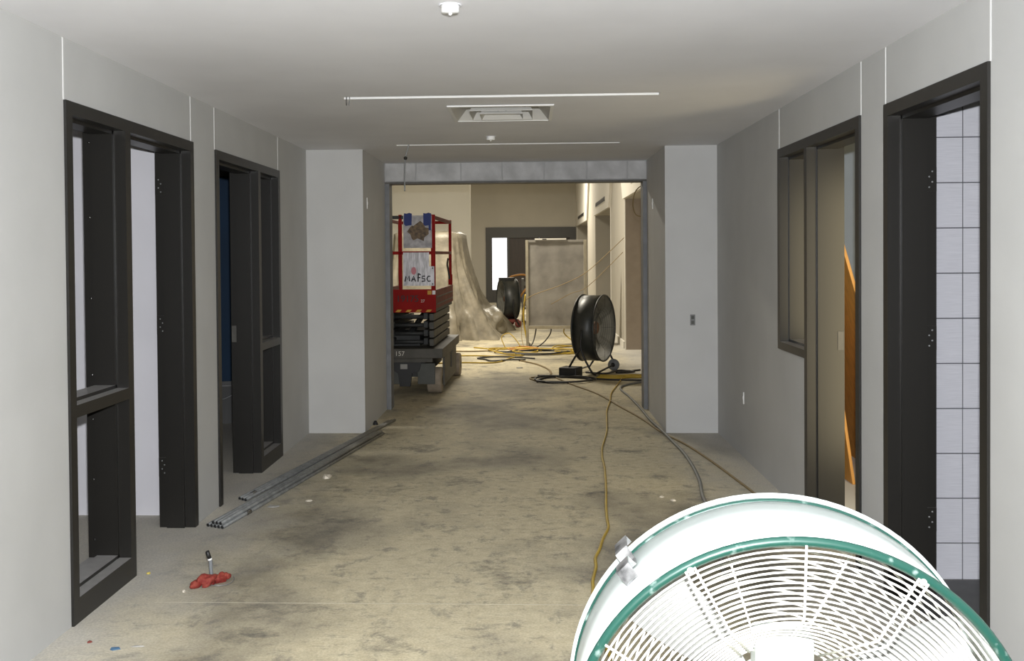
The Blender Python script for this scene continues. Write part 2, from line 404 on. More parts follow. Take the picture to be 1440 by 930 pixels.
# second left unit: door opening first, then sidelight
d2 = struct(empty('door_2'), 'second left dark bronze door frame with sidelight on its far side', 'door frame')
a, b = U2; ma, mb = 7.245, 7.31
jamb(d2, -1, a, a+FW, 0, TOP, 0, 1); jamb(d2, -1, b-FW, b, 0, TOP, 1, 0); jamb(d2, -1, ma, mb, 0, TOP-FW, 1, 1, 'mullion')
rail(d2, -1, TOP-FW, TOP, a+FW, b-FW, 1, 0); rail(d2, -1, .90, .955, mb, b-FW, 1, 1, 'muntin'); rail(d2, -1, 0, .11, mb, b-FW, 0, 1, 'sill')
MB().box(L-TL-.008, L-TL+.026, ma-.004, ma+.001, .97, 1.09).build('strike_plate', 'steel_dark', d2)
# right unit: window on the far side, door opening on the near side
d3 = struct(empty('door_3'), 'right dark bronze frame joining a doorway and a raised side window', 'door frame')
a, b = U3; ma, mb = 6.0, 6.06
jamb(d3, 1, a, a+FW, 0, TOP, 0, 1); jamb(d3, 1, b-FW, b, .96, TOP, 1, 0); jamb(d3, 1, ma, mb, 0, TOP-FW, 1, 1, 'mullion')
rail(d3, 1, TOP-FW, TOP, a+FW, b-FW, 1, 0); rail(d3, 1, .96, 1.01, mb, b-FW, 0, 1, 'sill')
MB().box(R_+TR-.028, R_+TR+.006, ma-.004, ma+.001, 1.015, 1.125).build('strike_plate', 'steel_dark', d3)
# near right door frame to the tiled room
d4 = struct(empty('door_4'), 'near right dark bronze door frame opening on the tiled room', 'door frame')
a, b = D3
jamb(d4, 1, a, a+FW, 0, TOP, 0, 1); jamb(d4, 1, b-FW, b, 0, TOP, 1, 0); rail(d4, 1, TOP-FW, TOP, a+FW, b-FW, 1, 0)
hinge_prep(d4, 1, b-FW-.001, (1.93, 1.2, .36), -1)

# ------------------------------------------------------------------ the hall beyond the opening
XW = 1.6
f = MB(); f.box(-5, -1.43, 33, 33.3, 0, 4.6); f.box(1.55, 2.4, 33, 33.3, 0, 4.6); f.box(-1.43, 1.55, 33, 33.3, 2.49, 4.6)
struct(f.build('wall_far', 'far_grey'), 'beige end wall of the hall above the dark entrance', 'wall')
struct(MB().box(-5, -1.32, 22.4, 22.7, 0, 4.6).build('wall_cream', 'cream'), 'cream wall section behind the scissor lift', 'wall')
struct(MB().box(-5, -2.05, 12, 12.2, 0, 4.6).build('wall_hall_left', 'cream'), 'hall wall behind the left pier', 'wall')
struct(MB().box(-2.2, -2.05, FY+.2, 12, 0, 4.6).build('wall_hall_left_near', 'cream'), 'short hall side wall beside the scissor lift', 'wall')
struct(MB().box(-5.2, 2.5, FY+.2, 33.3, 4.6, 4.75).build('ceiling_hall', 'far_white'), 'high ceiling of the hall', 'ceiling')
struct(MB().box(-5.2, 2.5, FY+.05, FY+.2, H+.17, 4.6).build('wall_hall_above_opening', 'cream'), 'hall wall above the corridor ceiling', 'wall')
NI = [(12.2, 16.6), (19.55, 24.0), (27.0, 33.0)]; NH = 2.5
wr = MB(); prev = FY+.2
for (a, b) in NI:
    wr.box(XW, 2.5, prev, a, 0, 4.6); wr.box(XW, 2.5, a, b, NH, 4.6); wr.box(2.3, 2.5, a, b, 0, NH); prev = b
wro = struct(wr.build('wall_hall_right', 'far_grey'), 'right hall wall with tall recessed niches between pilasters', 'wall')
for i, (a, b) in enumerate(NI):
    # white bulkhead panel over each niche, its ends splayed upwards
    e = 0.0 if i == 2 else .9
    MB().prism([(a, NH), (b, NH), (b+e, 3.6), (b+e, 4.58), (a-.9, 4.58), (a-.9, 3.6)], 'x', XW-.05, XW+.002).build('bulkhead_panel', 'far_white', wro)
    MB().box(XW-.012, XW+.05, b-.015, b+.045, 0, NH).build('corner_bead', 'far_white', wro)
    if i: MB().box(XW-.012, XW+.05, a-.05, a+.01, 0, NH).build('corner_bead', 'far_white', wro)
    MB().box(XW+.002, 2.3, b-.02, b-.001, 0, NH).build('niche_reveal', 'niche' if i == 0 else 'far_grey', wro)
MB().box(XW-.03, XW+.002, 16.75, 19.4, 0, .12).build('base_strip', 'far_white', wro)
for i, (ya, yb, t) in enumerate(((20.4, 23.2, 'middle'), (28.2, 31.5, 'farthest'), (12.6, 15.2, 'nearest'))):
    v = tag(empty('linear_vent', (XW-.05, 0, 0)), 'dark linear air vent in the %s white bulkhead of the hall' % t, 'vent', 'linear vents above the niches')
    MB().box(-.004, .001, ya, yb, 2.665, 2.765).build('vent_opening', 'black', v)
    m = MB(); m.box(-.010, .0005, ya, yb, 2.655, 2.667).build('vent_frame', 'far_white', v)
    for k in range(2): MB().box(-.012, -.003, ya, yb, 2.695+.03*k, 2.700+.03*k).build('vane', 'steel_dark', v)
# far entrance
d5 = struct(empty('door_5', (0, 33, 0)), 'dark framed entrance with bright glass panel at the end of the hall', 'door frame')
m = MB().box(-1.43, -1.22, -.04, .15, 0, 2.49).build('jamb', 'far_frame', d5); MB().box(1.35, 1.55, -.04, .15, 0, 2.49).build('jamb', 'far_frame', d5)
MB().box(-1.22, 1.35, -.04, .15, 2.14, 2.49).build('head', 'far_frame', d5)
MB().box(-1.22, -.73, 0, .10, 0, .42).build('bottom_rail', 'far_frame', d5)
MB().box(-1.22, -.73, .04, .06, .42, 2.14).build('pane', 'daylight_pane', d5)
MB().box(-.73, -.66, -.02, .12, 0, 2.14).build('mullion', 'far_frame', d5)
for xa, xb in ((-.66, .33), (.35, 1.35)):
    dl = MB().box(xa, xb, .02, .08, .01, 2.14).build('door_leaf', 'brown_door', d5)
    MB().box(xa+.15, xb-.15, .008, .02, .25, .95).build('panel', 'brown_door', dl); MB().box(xa+.15, xb-.15, .008, .02, 1.1, 1.98).build('panel', 'brown_door', dl)

# ------------------------------------------------------------------ drum fans
def drum_fan(name, label, group, r, d, loc, rz, tilt, mats, nout, ncone, wire, ribs, dish=.19, seg=96, big=False, azb=137):
    root = tag(empty(name), label, 'fan', group)
    root.location = loc; root.rotation_euler = (tilt, 0, rz)
    bar, rim, wirem, inside = mats
    sh = MB().lathe([(r-.004, .004), (r, .004), (r, d*.5), (r, d-.004), (r-.004, d-.004), (r-.004, d*.5)], seg, 'y', closed=True).build('drum_shell', bar, root)
    if inside != bar: MB().lathe([(r-.005, .006), (r-.005, d-.006)], seg, 'y').build('liner', inside, sh)
    MB().ring(r, .0105 if big else .012, .004, seg, 10).build('front_rim', rim, root)
    rr_ = MB().ring(r+.002, .010 if big else .012, d-.004, seg, 10).build('rear_rim', bar, root)
    if big: MB().lathe([(r+.0005, d-.032), (r+.004, d-.031), (r+.004, d-.014), (r+.0005, d-.012)], seg, 'y').build('rim_band', rim, rr_)
    r1 = r*.655; ri = r*.36
    g = MB()
    for i in range(nout): g.ring(r*.985 - (r*.985-r1)*i/(nout-1), wire, .004 - .006*math.sin(PI*i/(nout-1)), seg, 6)
    for i in range(1, ncone+1):
        t = i/ncone; g.ring(r1 + (ri-r1)*t, wire, dish*t, max(32, seg-24), 6)
    fg = g.build('front_guard', wirem, root)
    for a in range(ribs):
        an = 2*PI*a/ribs + math.radians(88.5); dbl = (a % 2 == 1)
        for off in ((-.010, .010) if dbl else (0,)):
            P = [(r*.99, -.003), (r1+.004, -.006), (ri, dish-.004)]
            pts = [(q*math.cos(an)-off*math.sin(an), yy-wire*1.2, q*math.sin(an)+off*math.cos(an)) for q, yy in P]
            MB().tube(pts, wire*1.15, 6).build('guard_rib', wirem, fg)
        if big and dbl:
            MB().lathe([(.0001, -.011), (.006, -.010), (.008, -.002), (.0001, .0)], 12, 'y', (r*.985*math.cos(an), 0, r*.985*math.sin(an))).build('guard_clip', wirem, fg)
    g = MB(); nb = max(6, nout)
    for i in range(nb): g.ring(r*.98 - (r*.98-r*.2)*i/(nb-1), wire, d-.012, seg, 6)
    bg = g.build('rear_guard', wirem, root)
    for a in range(8):
        an = 2*PI*a/8 + .3
        MB().tube([(r*.99*math.cos(an), d-.010, r*.99*math.sin(an)), (r*.1*math.cos(an), d-.010, r*.1*math.sin(an))], wire*1.3, 6).build('guard_rib', wirem, bg)
    # three pitched blades
    hub = MB().lathe([(.0001, d*.55), (.05, d*.56), (.055, d*.62), (.055, d*.80), (.0001, d*.81)], 24, 'y').build('hub', 'rust_hub' if not big else 'fan_white', root)
    for k in range(3):
        ac = math.radians(azb) - k*2*PI/3
        v = []; f = []
        nr, na = 7, 6
        for th in (0, .003):
            for i in range(nr):
                rr = r*.12 + (r*.955-r*.12)*i/(nr-1); wd = math.radians(12 + 4*math.sin(PI*i/(nr-1)))*(1 if i else 1.3)
                for j in range(na):
                    t = j/(na-1)*2-1; an = ac + wd*t
                    v.append((rr*math.cos(an), d*.68 + t*rr*wd*.42 + .012*t*t + th, rr*math.sin(an)))
        for th in (0, 1):
            o = th*nr*na
            for i in range(nr-1):
                for j in range(na-1):
                    q = (o+i*na+j, o+i*na+j+1, o+(i+1)*na+j+1, o+(i+1)*na+j); f.append(q if th else q[::-1])
        bd = [i*na for i in range(nr)] + [(nr-1)*na+j for j in range(1, na)] + [i*na+na-1 for i in range(nr-2, -1, -1)] + [j for j in range(na-2, 0, -1)]
        for i in range(len(bd)):
            p, q = bd[i], bd[(i+1) % len(bd)]; f.append((p, q, q+nr*na, p+nr*na))
        MB().add(v, f, False).build('blade', 'fan_blade' if big else inside, root)
    # motor and its box in the dished centre
    mo = MB().lathe([(.0001, .10), (.075, .10), (.085, .115), (.085, d*.5), (.03, d*.55), (.03, d*.6)], 28, 'y').build('motor', 'fan_white' if big else 'rust_hub', root)
    if big:
        MB().box(-.062, .062, .14, .23, .05, .205).build('junction_box', 'fan_white', mo, .012)
        MB().box(-.045, .045, .134, .141, .07, .185).build('cover_plate', 'fan_wire', mo, .004)
    MB().box(-.02, .02, d*.42, d*.5, -r*.99, -.06).build('motor_mount', 'fan_wire' if big else 'fan_black', root)
    return root

fan = drum_fan('drum_fan', 'large white drum fan with worn green rims filling the lower right corner', 'drum fans', .46, .315, (.5385, 2.0248, .5612), -.0645, .0392,
               ('fan_white', 'fan_green', 'fan_wire', 'fan_white'), 15, 9, .0023, 12, big=True)
# bent metal strap on the drum, upper left
def on_drum(an, y, out): return Vector(((.46+out)*math.cos(an), y, (.46+out)*math.sin(an)))
m = MB(); an0 = math.radians(135)
prof = [(.325, .012), (.322, .030), (.25, .030), (.225, .004), (.19, .004), (.18, .030), (.135, .030), (.12, .002)]
for i in range(len(prof)-1):
    (ya, oa), (yb, ob) = prof[i], prof[i+1]
    v = [on_drum(an0+s, yy, oo+e) for e in (0, .004) for (yy, oo) in ((ya, oa), (yb, ob)) for s in (-.036, .036)]
    m.add(v, [(0, 1, 3, 2), (4, 6, 7, 5), (0, 4, 5, 1), (2, 3, 7, 6), (0, 2, 6, 4), (1, 5, 7, 3)])
tag(m.build('strap_bracket', 'bracket', fan), 'bent silver metal bracket')
# its stand
for s in (-1, 1):
    MB().tube(cat([(s*.474, .16, 0), (s*.50, .14, -.2), (s*.50, .06, -.47), (s*.46, -.04, -.535)], 4), .014, 10).build('stand_leg', 'fan_black', fan)
    MB().tube(cat([(s*.50, .14, -.2), (s*.50, .30, -.40), (s*.46, .40, -.46)], 4), .014, 10).build('stand_leg', 'fan_black', fan)
    wv = MB().lathe([(.03, -.03), (.095, -.028), (.105, 0), (.095, .028), (.03, .03)], 24, 'x', (s*.50, .40, -.462)).build('wheel', 'black', fan)
    MB().lathe([(.0001, -.034), (.03, -.034), (.03, .034), (.0001, .034)], 16, 'x', (s*.50, .40, -.462)).build('hub_cap', 'galv', wv)
MB().tube([(-.46, -.04, -.535), (.46, -.04, -.535)], .014, 10).build('stand_bar', 'fan_black', fan)
MB().tube([(-.5, .40, -.462), (.5, .40, -.462)], .012, 10).build('axle', 'galv', fan)

# black fan just past the opening: opening looks right and a little towards the camera
fan2 = drum_fan('drum_fan', 'black drum fan on a tube stand just past the hall opening', 'drum fans', .435, .30, (.99, 13.22, .612), math.radians(66), 0,
                ('fan_black', 'fan_black', 'fan_black', 'fan_inside'), 9, 5, .0016, 8, dish=.1, seg=64)
for s in (-1, 1):
    MB().tube(cat([(s*.45, .15, 0), (s*.47, .15, -.25), (s*.46, .02, -.52), (s*.40, -.02, -.575)], 4), .014, 8).build('stand_leg', 'black', fan2)
    MB().tube(cat([(s*.47, .15, -.22), (s*.45, .32, -.48), (s*.36, .36, -.575)], 4), .014, 8).build('stand_leg', 'black', fan2)
wv = MB().lathe([(.02, -.03), (.075, -.028), (.082, 0), (.075, .028), (.02, .03)], 20, 'x', (.42, .02, -.53)).build('wheel', 'rubber_grey', fan2)
MB().lathe([(.0001, -.034), (.03, -.034), (.03, .034), (.0001, .034)], 16, 'x', (.42, .02, -.53)).build('hub_cap', 'black', wv)
MB().box(-.53, -.29, .20, .44, -.612, -.485).build('base_box', 'black', fan2, .01)
MB().tube([(-.36, .0, -.57), (.42, .02, -.53)], .013, 8).build('stand_bar', 'black', fan2)
MB().tube([(-.36, .36, -.56), (.36, .36, -.56)], .013, 8).build('stand_bar', 'galv', fan2)

fan3 = drum_fan('drum_fan', 'dark drum fan standing beside the plastic draped pile in the hall', 'drum fans', .43, .34, (-.30, 22.0, .615), math.radians(104), 0,
                ('fan_black', 'fan_black', 'fan_black', 'fan_inside'), 7, 4, .0016, 8, dish=.1, seg=48)
for s in (-1, 1):
    MB().tube(cat([(s*.44, .15, 0), (s*.45, .15, -.3), (s*.40, .02, -.56)], 4), .016, 8).build('stand_leg', 'black', fan3)
    wv = MB().lathe([(.02, -.03), (.075, -.028), (.08, 0), (.075, .028), (.02, .03)], 16, 'x', (s*.36, .03, -.533)).build('wheel', 'lift_red_dull', fan3)
MB().box(-.30, .30, .0, .34, -.50, -.44).build('base_frame', 'lift_red_dull', fan3)
MB().box(-.12, .12, .05, .36, .40, .47).build('handle_plate', 'black', fan3)

# ------------------------------------------------------------------ scissor lift
lf = tag(empty('scissor_lift', (-.985, 11.30, 0), math.radians(-1.3)), 'red and grey scissor lift with taped signs on its guardrail', 'scissor lift')
# local: x to the left is negative, y runs away from the camera
Wd = -.80
ch = MB().box(Wd, 0, -.06, 1.95, .425, .535).build('chassis', 'lift_grey', lf, .006)
text('157', 'far_white', ch, (-.49, -.067, .478), (PI/2, 0, 0), .075)
MB().box(Wd+.22, -.22, .06, 1.85, .20, .425).build('undercarriage', 'lift_dark', lf)
MB().box(Wd+.12, -.12, -.03, .06, .375, .425).build('step_bar', 'lift_grey', lf, .004)
MB().box(-.30, -.10, .02, .05, .12, .36).build('pothole_guard', 'lift_guard', lf, .004)
MB().box(Wd+.05, -.47, .02, .05, .12, .36).build('pothole_guard', 'lift_guard', lf, .004)
MB().prism([(-.64, .40), (-.24, .40), (-.28, .27), (-.36, .25), (-.38, .10), (-.50, .10), (-.52, .25), (-.60, .30)], 'y', -.02, .03).build('tow_hitch', 'black', lf)
MB().box(-.49, -.41, -.03, -.02, .30, .355).build('plate', 'paper_grey', lf)
MB().box(-.035, -.008, .22, 1.62, .08, .43).build('side_skirt', 'lift_grey', lf, .006)
MB().box(-.006, .002, .9, 1.15, .22, .40).build('access_hatch', 'lift_dark', lf)
for wx in (-.115, Wd+.115-.09):
    for wy in (.19, 1.84):
        if wx > -.2 and wy > 1: wx = -.055
        wo = MB().lathe([(.05, -.085), (.135, -.085), (.15, -.075), (.15, .075), (.135, .085), (.05, .085)], 28, 'x', (wx, wy, .151), smooth=False).build('wheel', 'tyre', lf)
        MB().lathe([(.0001, -.088), (.05, -.088), (.05, .088), (.0001, .088)], 16, 'x', (wx, wy, .151)).build('wheel_hub', 'lift_dark', wo)
# folded scissor stack
for k in range(4):
    z = .555 + k*.097
    for x0 in (-.165, Wd+.10):
        MB().box(x0, x0+.055, .05 + .01*(k % 2), 1.80, z, z+.080).build('scissor_arm', 'lift_grey', lf, .005)
    for x0 in (-.235, Wd+.175):
        MB().box(x0, x0+.05, .09, 1.76, z+.012, z+.088).build('scissor_arm', 'lift_dark', lf, .005)
    MB().tube([(Wd+.12, .16, z+.04), (-.12, .16, z+.04)], .024, 10).build('cross_tube', 'lift_dark', lf)
    MB().tube([(Wd+.12, 1.6, z+.04), (-.12, 1.6, z+.04)], .024, 10).build('cross_tube', 'lift_dark', lf)
MB().box(-.62, -.30, .25, 1.5, .54, .68).build('battery_tray', 'lift_dark', lf)
MB().tube([(-.47, .4, .62), (-.40, 1.5, .86)], .035, 10).build('lift_cylinder', 'lift_dark', lf)
# platform with toe boards
MB().box(Wd+.02, -.09, -.02, 1.93, .945, .985).build('platform_deck', 'lift_dark', lf)
fp = MB().box(Wd, -.075, -.035, -.015, .945, 1.21).build('front_toe_board', 'lift_red', lf, .003)
text('19175', 'ink', fp, (-.40, -.036, 1.10), (PI/2, 0, 0), .105)
text('27', 'far_white', fp, (-.225, -.036, 1.075), (PI/2, 0, 0), .045)
for k in range(6):
    x = Wd+.03 + k*.115
    MB().prism([(x, .952), (x+.05, .952), (x+.075, .978), (x+.025, .978)], 'y', -.0365, -.035).build('hazard_stripe', 'hazard', fp)
MB().box(-.115, -.08, -.037, -.035, 1.15, 1.195).build('sticker', 'white', fp); MB().box(-.17, -.125, -.037, -.035, 1.15, 1.195).build('sticker', 'hazard', fp)
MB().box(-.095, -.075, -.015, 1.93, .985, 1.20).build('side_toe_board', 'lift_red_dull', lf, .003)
for z in (1.03, 1.11): MB().box(-.0752, -.071, .05, 1.85, z, z+.012).build('side_rib', 'lift_grey', lf)
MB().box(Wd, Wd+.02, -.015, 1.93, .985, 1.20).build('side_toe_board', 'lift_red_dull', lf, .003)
for x, y in ((-.105, 0), (-.105, 1.9), (-.48, 0), (Wd+.02, 0), (Wd+.02, 1.9)):
    wdt = .024 if x == -.105 and y == 0 else .018
    MB().box(x-wdt, x+wdt, y-.02, y+.02, 1.20, 2.06).build('rail_post', 'lift_red', lf, .004)
for z, e in ((2.03, .02), (1.625, .018)):
    MB().box(Wd, -.13, -.02, .02, z-e, z+e).build('guardrail', 'lift_red' if z < 2 else 'lift_dark', lf, .004)
    MB().box(Wd, -.13, 1.88, 1.92, z-e, z+e).build('guardrail', 'lift_red', lf, .004)
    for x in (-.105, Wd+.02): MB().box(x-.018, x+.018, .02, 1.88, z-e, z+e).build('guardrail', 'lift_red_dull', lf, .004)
MB().box(-.13, -.08, 1.86, 1.94, 1.20, 1.34).build('post_socket', 'lift_red', lf, .004)
MB().tube(cat([(-.13, 1.86, 1.55), (-.135, 1.80, 1.47), (-.12, 1.78, 1.40), (-.11, 1.84, 1.28)], 4), .012, 8).build('gate_chain', 'lift_dark', lf)
s1 = tag(MB().box(-1.425, -1.10, 11.262, 11.268, 1.68, 2.05).build('notice_sheet', 'sheet'), 'crumpled pale sheet with brown stain taped to the lift rail', 'sign')
for x in (-1.415, -1.195):
    t = MB()
    t.prism([(x, 1.95), (x+.02, 1.93), (x+.05, 1.935), (x+.085, 1.94), (x+.09, 2.07), (x+.06, 2.08), (x+.03, 2.07), (x, 2.075)], 'y', 11.254, 11.2615).build('tape', 'tape_blue', s1)
MB().box(-1.135, -1.11, 11.2555, 11.2615, 1.88, 1.96).build('tape', 'tape_blue', s1)
q = random.Random(5); MB().prism([(-1.25+(.10+.02*math.sin(2.3*k)+.02*q.random())*math.cos(k*PI/9), 1.865+(.10+.025*math.sin(1.7*k+1))*math.sin(k*PI/9)) for k in range(18)], 'y', 11.2595, 11.262).build('stain', 'stain', s1)
s2 = tag(MB().prism([(-1.43, 1.25), (-1.075, 1.25), (-1.075, 1.47), (-1.135, 1.47), (-1.135, 1.63), (-1.43, 1.63)], 'y', 11.262, 11.268).build('lift_sign', 'foil'),
         'silver sign hand lettered MAFSC on the lift front', 'sign')
# hand painted letters as strokes
def strokes(paths, ox, oz, sc, y, parent, m='ink', r=.0075):
    for p in paths:
        MB().tube([(ox+a*sc, y, oz+b*sc) for a, b in p], r, 6).build('letter_stroke', m, parent)
LT = {'M': [[(0, 0), (.15, .8), (.35, .3), (.6, .85), (.7, .05)]], 'A': [[(0, 0), (.3, .8), (.6, 0)], [(.1, .3), (.5, .35)]], 'F': [[(.1, -.05), (.15, 1.2)], [(.15, 1.2), (.5, 1.0)], [(.0, .55), (.45, .6)]],
      'S': [[(.5, .8), (.1, .78), (.05, .45), (.45, .4), (.5, .08), (0, .0)]], 'C': [[(.5, .75), (.2, .8), (0, .4), (.2, .0), (.55, .08)]]}
ox = -1.41
for chh, adv in (('M', .075), ('A', .066), ('F', .05), ('S', .06), ('C', .06)):
    strokes(LT[chh], ox, 1.30, .075, 11.260, s2); ox += adv
MB().prism([(-1.31+.03*math.cos(a), 1.42+.045*math.sin(a)) for a in [k*PI/6 for k in range(12)]], 'y', 11.2605, 11.262).build('paint_smudge', 'pink', s2)
for x, z in ((-1.095, 1.45), (-1.095, 1.27)): MB().lathe([(.0001, 0), (.008, 0), (.008, .004)], 8, 'y', (x, 11.258, z)).build('rivet', 'ink', s2)

# ------------------------------------------------------------------ plastic draped pile
def drape():
    nA, nH = 96, 26; v = []; f = []
    rng = random.Random(3)
    ph = [rng.random()*6.28 for _ in range(8)]
    cx, cyy = -1.95, 19.9
    for j in range(nH+1):
        t = j/nH
        for i in range(nA):
            a = 2*PI*i/nA; ca, sa = math.cos(a), math.sin(a)
            # superellipse footprint, spread at the bottom towards the right
            e = .35; bx = math.copysign(abs(ca)**e, ca); by = math.copysign(abs(sa)**e, sa)
            if t < .22:
                q = t/.22; hx, hy = .66*q, 1.2*q; z = 2.06 - .03*q*q + .015*math.sin(5*a+ph[0])*q
            else:
                q = (t-.22)/.78; sp = q**2.0
                hx = .66 + .10*q + (.62 if ca > 0 else .10)*sp*(abs(ca)); hy = 1.2 + .12*q + .25*sp; z = 2.03*(1-q) + .0
            fold = (0 if t < .22 else (t-.22)/.78)
            k = fold*(.085*math.sin(7*a+ph[1]+2.6*t) + .075*math.sin(16*a+ph[2]-5*t) + .05*math.sin(33*a+ph[3]+11*t)) + .03*fold*math.sin(14*t+3*a)
            if fold > .7: k += (fold-.7)*.25*math.sin(23*a+ph[4])
            x = cx + bx*hx*(1+k); y = cyy + by*hy*(1+k*.6)
            if fold > .8: z += .05*(1+math.sin(13*a+ph[5]))*(1-fold)/.2
            v.append((x, y, max(z, .004)))
    for j in range(nH):
        for i in range(nA):
            f.append((j*nA+i, j*nA+(i+1) % nA, (j+1)*nA+(i+1) % nA, (j+1)*nA+i))
    f.append(tuple(range(nA)))
    return MB().add(v, f, True)
ps = tag(drape().build('plastic_sheeting', 'plastic'), 'translucent beige plastic sheeting draped over a tall pile in the hall', 'plastic sheet')
def lump(name, c, rx, ry, rz, m, seed, parent=None, amp=.25):
    rng = random.Random(seed); me = bmesh.new(); bmesh.ops.create_icosphere(me, subdivisions=3, radius=1)
    ks = [(Vector((rng.uniform(-1, 1), rng.uniform(-1, 1), rng.uniform(-1, 1)))*5, rng.random()*6) for _ in range(6)]
    for vv in me.verts:
        d = 1 + amp*sum(math.sin(k.dot(vv.co)+p) for k, p in ks)/3
        vv.co = Vector((vv.co.x*rx*d, vv.co.y*ry*d, vv.co.z*rz*d))
    mz = min(vv.co.z for vv in me.verts)
    for vv in me.verts: vv.co = Vector((vv.co.x+c[0], vv.co.y+c[1], max(vv.co.z, mz*.55) - mz*.55 + c[2]))
    b = MB(); b.add([vv.co for vv in me.verts], [[q.index for q in fc.verts] for fc in me.faces], True); me.free()
    return b.build(name, m, parent)
lump('plastic_heap', (-.78, 20.0, 0), .27, .45, .30, 'plastic', 5, ps, .4)

# ------------------------------------------------------------------ upright board on legs
bd = tag(empty('upright_board', (0, 17.2, 0)), 'tall grey board with pale edging standing on legs among cords', 'board')
MB().box(-.04, .975, .01, .05, .34, 1.83).build('board_sheet', 'panel_board', bd)
for xa, xb in ((-.06, -.012), (.94, .995)):
    MB().box(xa, xb, -.01, .07, .0, 1.84).build('post', 'panel_edge', bd, .004)
MB().box(-.012, .94, -.008, .07, .305, .36).build('bottom_rail', 'panel_edge', bd, .004); MB().box(-.012, .94, -.004, .07, 1.80, 1.84).build('top_rail', 'panel_board', bd, .004)
MB().box(-.06, -.0, .07, .60, 0, .06).build('foot', 'panel_edge', bd); MB().box(.94, .995, .07, .60, 0, .06).build('foot', 'panel_edge', bd)
tb = tag(MB().box(.10, .64, 17.18, 17.27, 1.841, 1.87).build('batten', 'far_white'), 'pale batten lying on top of the upright board', 'batten')
MB().box(.23, .30, 17.178, 17.18, 1.848, 1.862).build('slot', 'black', tb)

ct = tag(empty('slatted_crate', (-.18, 23.4, 0)), 'grey slatted crate half hidden behind the upright board', 'crate')
for k in range(4): MB().box(0, .55, -.02, .02, .38+.16*k, .47+.16*k).build('slat', 'crate', ct)
for x in (0, .5): MB().box(x, x+.05, 0, .6, 0, 1.02).build('post', 'crate', ct)
MB().box(0, .55, .02, .6, .3, .34).build('base', 'crate', ct)

# ------------------------------------------------------------------ cords
def cord(pts, r, m, label, closed=False, name='extension_cord', c='cord', group='extension cords on the floor', sub=6):
    P = cat([(p[0], p[1], (p[2] if len(p) > 2 else r)) for p in pts], sub, closed)
    return tag(MB().tube(P, r, 7, closed).build(name, m), label, c, group)
cord([(1.20, 12.9), (1.087, 12.24), (.93, 11.4), (.863, 10.772), (.775, 10.1), (.736, 9.616), (.68, 8.9), (.591, 8.205), (.56, 7.8), (.548, 7.391), (.507, 6.724), (.471, 6.253), (.455, 5.95), (.446, 5.768), (.40, 5.55), (.367, 5.352), (.335, 5.2), (.328, 5.048), (.30, 4.85), (.293, 4.726), (.27, 4.3), (.35, 3.7), (.5, 3.2)], .0085, 'cord_yellow',
     'yellow extension cord running down the middle of the corridor to the near fan')
cord([(-.16, 14.878), (.05, 14.5), (.244, 13.766), (.30, 13.0), (.478, 12.252), (.763, 11.318), (.924, 10.42), (1.07, 9.613), (1.165, 8.889), (1.292, 8.297), (1.379, 7.647), (1.44, 7.026), (1.476, 6.594), (1.50, 6.0), (1.55, 5.6)], .0085, 'cord_tan',
     'tan cord running past the right pier towards the right doorway')
cord([(1.405, 12.369), (1.154, 12.041), (1.06, 11.7), (1.10, 11.033), (1.13, 10.181), (1.14, 9.531), (1.165, 8.92, .024), (1.20, 8.359), (1.215, 7.916), (1.203, 7.395), (1.172, 6.937), (1.122, 6.533), (1.106, 6.313), (1.05, 5.7), (.95, 4.9)], .0125, 'cord_grey',
     'grey hose bending around the foot of the right pier', name='hose', c='hose')
# a tangle under and before the board
rng = random.Random(11)
def coil(cx, cy_, rx, ry, m, label, n=9, turns=2, r=.011, seed=0):
    q = random.Random(seed); pts = []
    for k in range(n*turns):
        a = 2*PI*k/n + q.random()*.3; s = .75 + .35*q.random()
        pts.append((cx + rx*s*math.cos(a), cy_ + ry*s*math.sin(a), r + .004*k/2*q.random()))
    return cord(pts, r, m, label)
coil(-.25, 16.3, .42, .55, 'cord_yellow', 'loose yellow cord coil lying left of the upright board legs', seed=1)
coil(.35, 16.2, .60, .50, 'cord_yellow', 'flattened yellow cord coil in front of the upright board', seed=2)
coil(.72, 16.6, .35, .5, 'cord_yellow', 'yellow cord coil behind the black fan base', seed=6)
coil(.10, 16.0, .55, .35, 'cord_black', 'black cable coil crossing the yellow coils before the board', seed=3, r=.012)
coil(-.38, 15.1, .42, .35, 'cord_black', 'small black cable loop left on the open hall floor', seed=8, turns=1, r=.012)
coil(-.1, 16.7, .3, .3, 'cord_orange', 'short orange cord loop between the board legs', seed=9, r=.010)
coil(.45, 12.55, .42, .30, 'cord_black', 'dark cable coil on the floor in front of the black fan', seed=4, turns=2, r=.012)
cord([(-.95, 16.95), (-.5, 16.6), (-.2, 16.9), (.2, 16.6)], .011, 'cord_yellow', 'yellow cord leaving the tangle towards the plastic heap')
cord([(-1.6, 16.4), (-1.0, 16.3), (-.6, 16.35), (-.3, 16.0), (0, 16.0)], .011, 'cord_tan', 'tan cord stretching from the tangle behind the lift')
cord([(-1.5, 15.55), (-.9, 15.6), (-.5, 15.5), (-.1, 15.7)], .011, 'cord_yellow', 'straight yellow cord stretching from the tangle towards the lift')
cord([(-1.4, 14.5), (-1.0, 14.6), (-.6, 14.55), (-.42, 14.75), (-.3, 15.2), (-.1, 15.6)], .011, 'cord_yellow', 'yellow cord curving out nearest the lift rear wheel')
cord([(-.16, 14.9), (.12, 14.3), (.27, 13.6), (.25, 13.0), (.0, 12.75), (.2, 12.35), (.55, 12.4)], .010, 'cord_tan', 'tan cord curving from the tangle to the black fan coil')
cord([(.10, 13.0), (.5, 12.9), (.9, 12.6), (1.3, 12.5), (1.55, 12.45)], .012, 'cord_black', 'dark cable running from the fan coil to the right jamb')
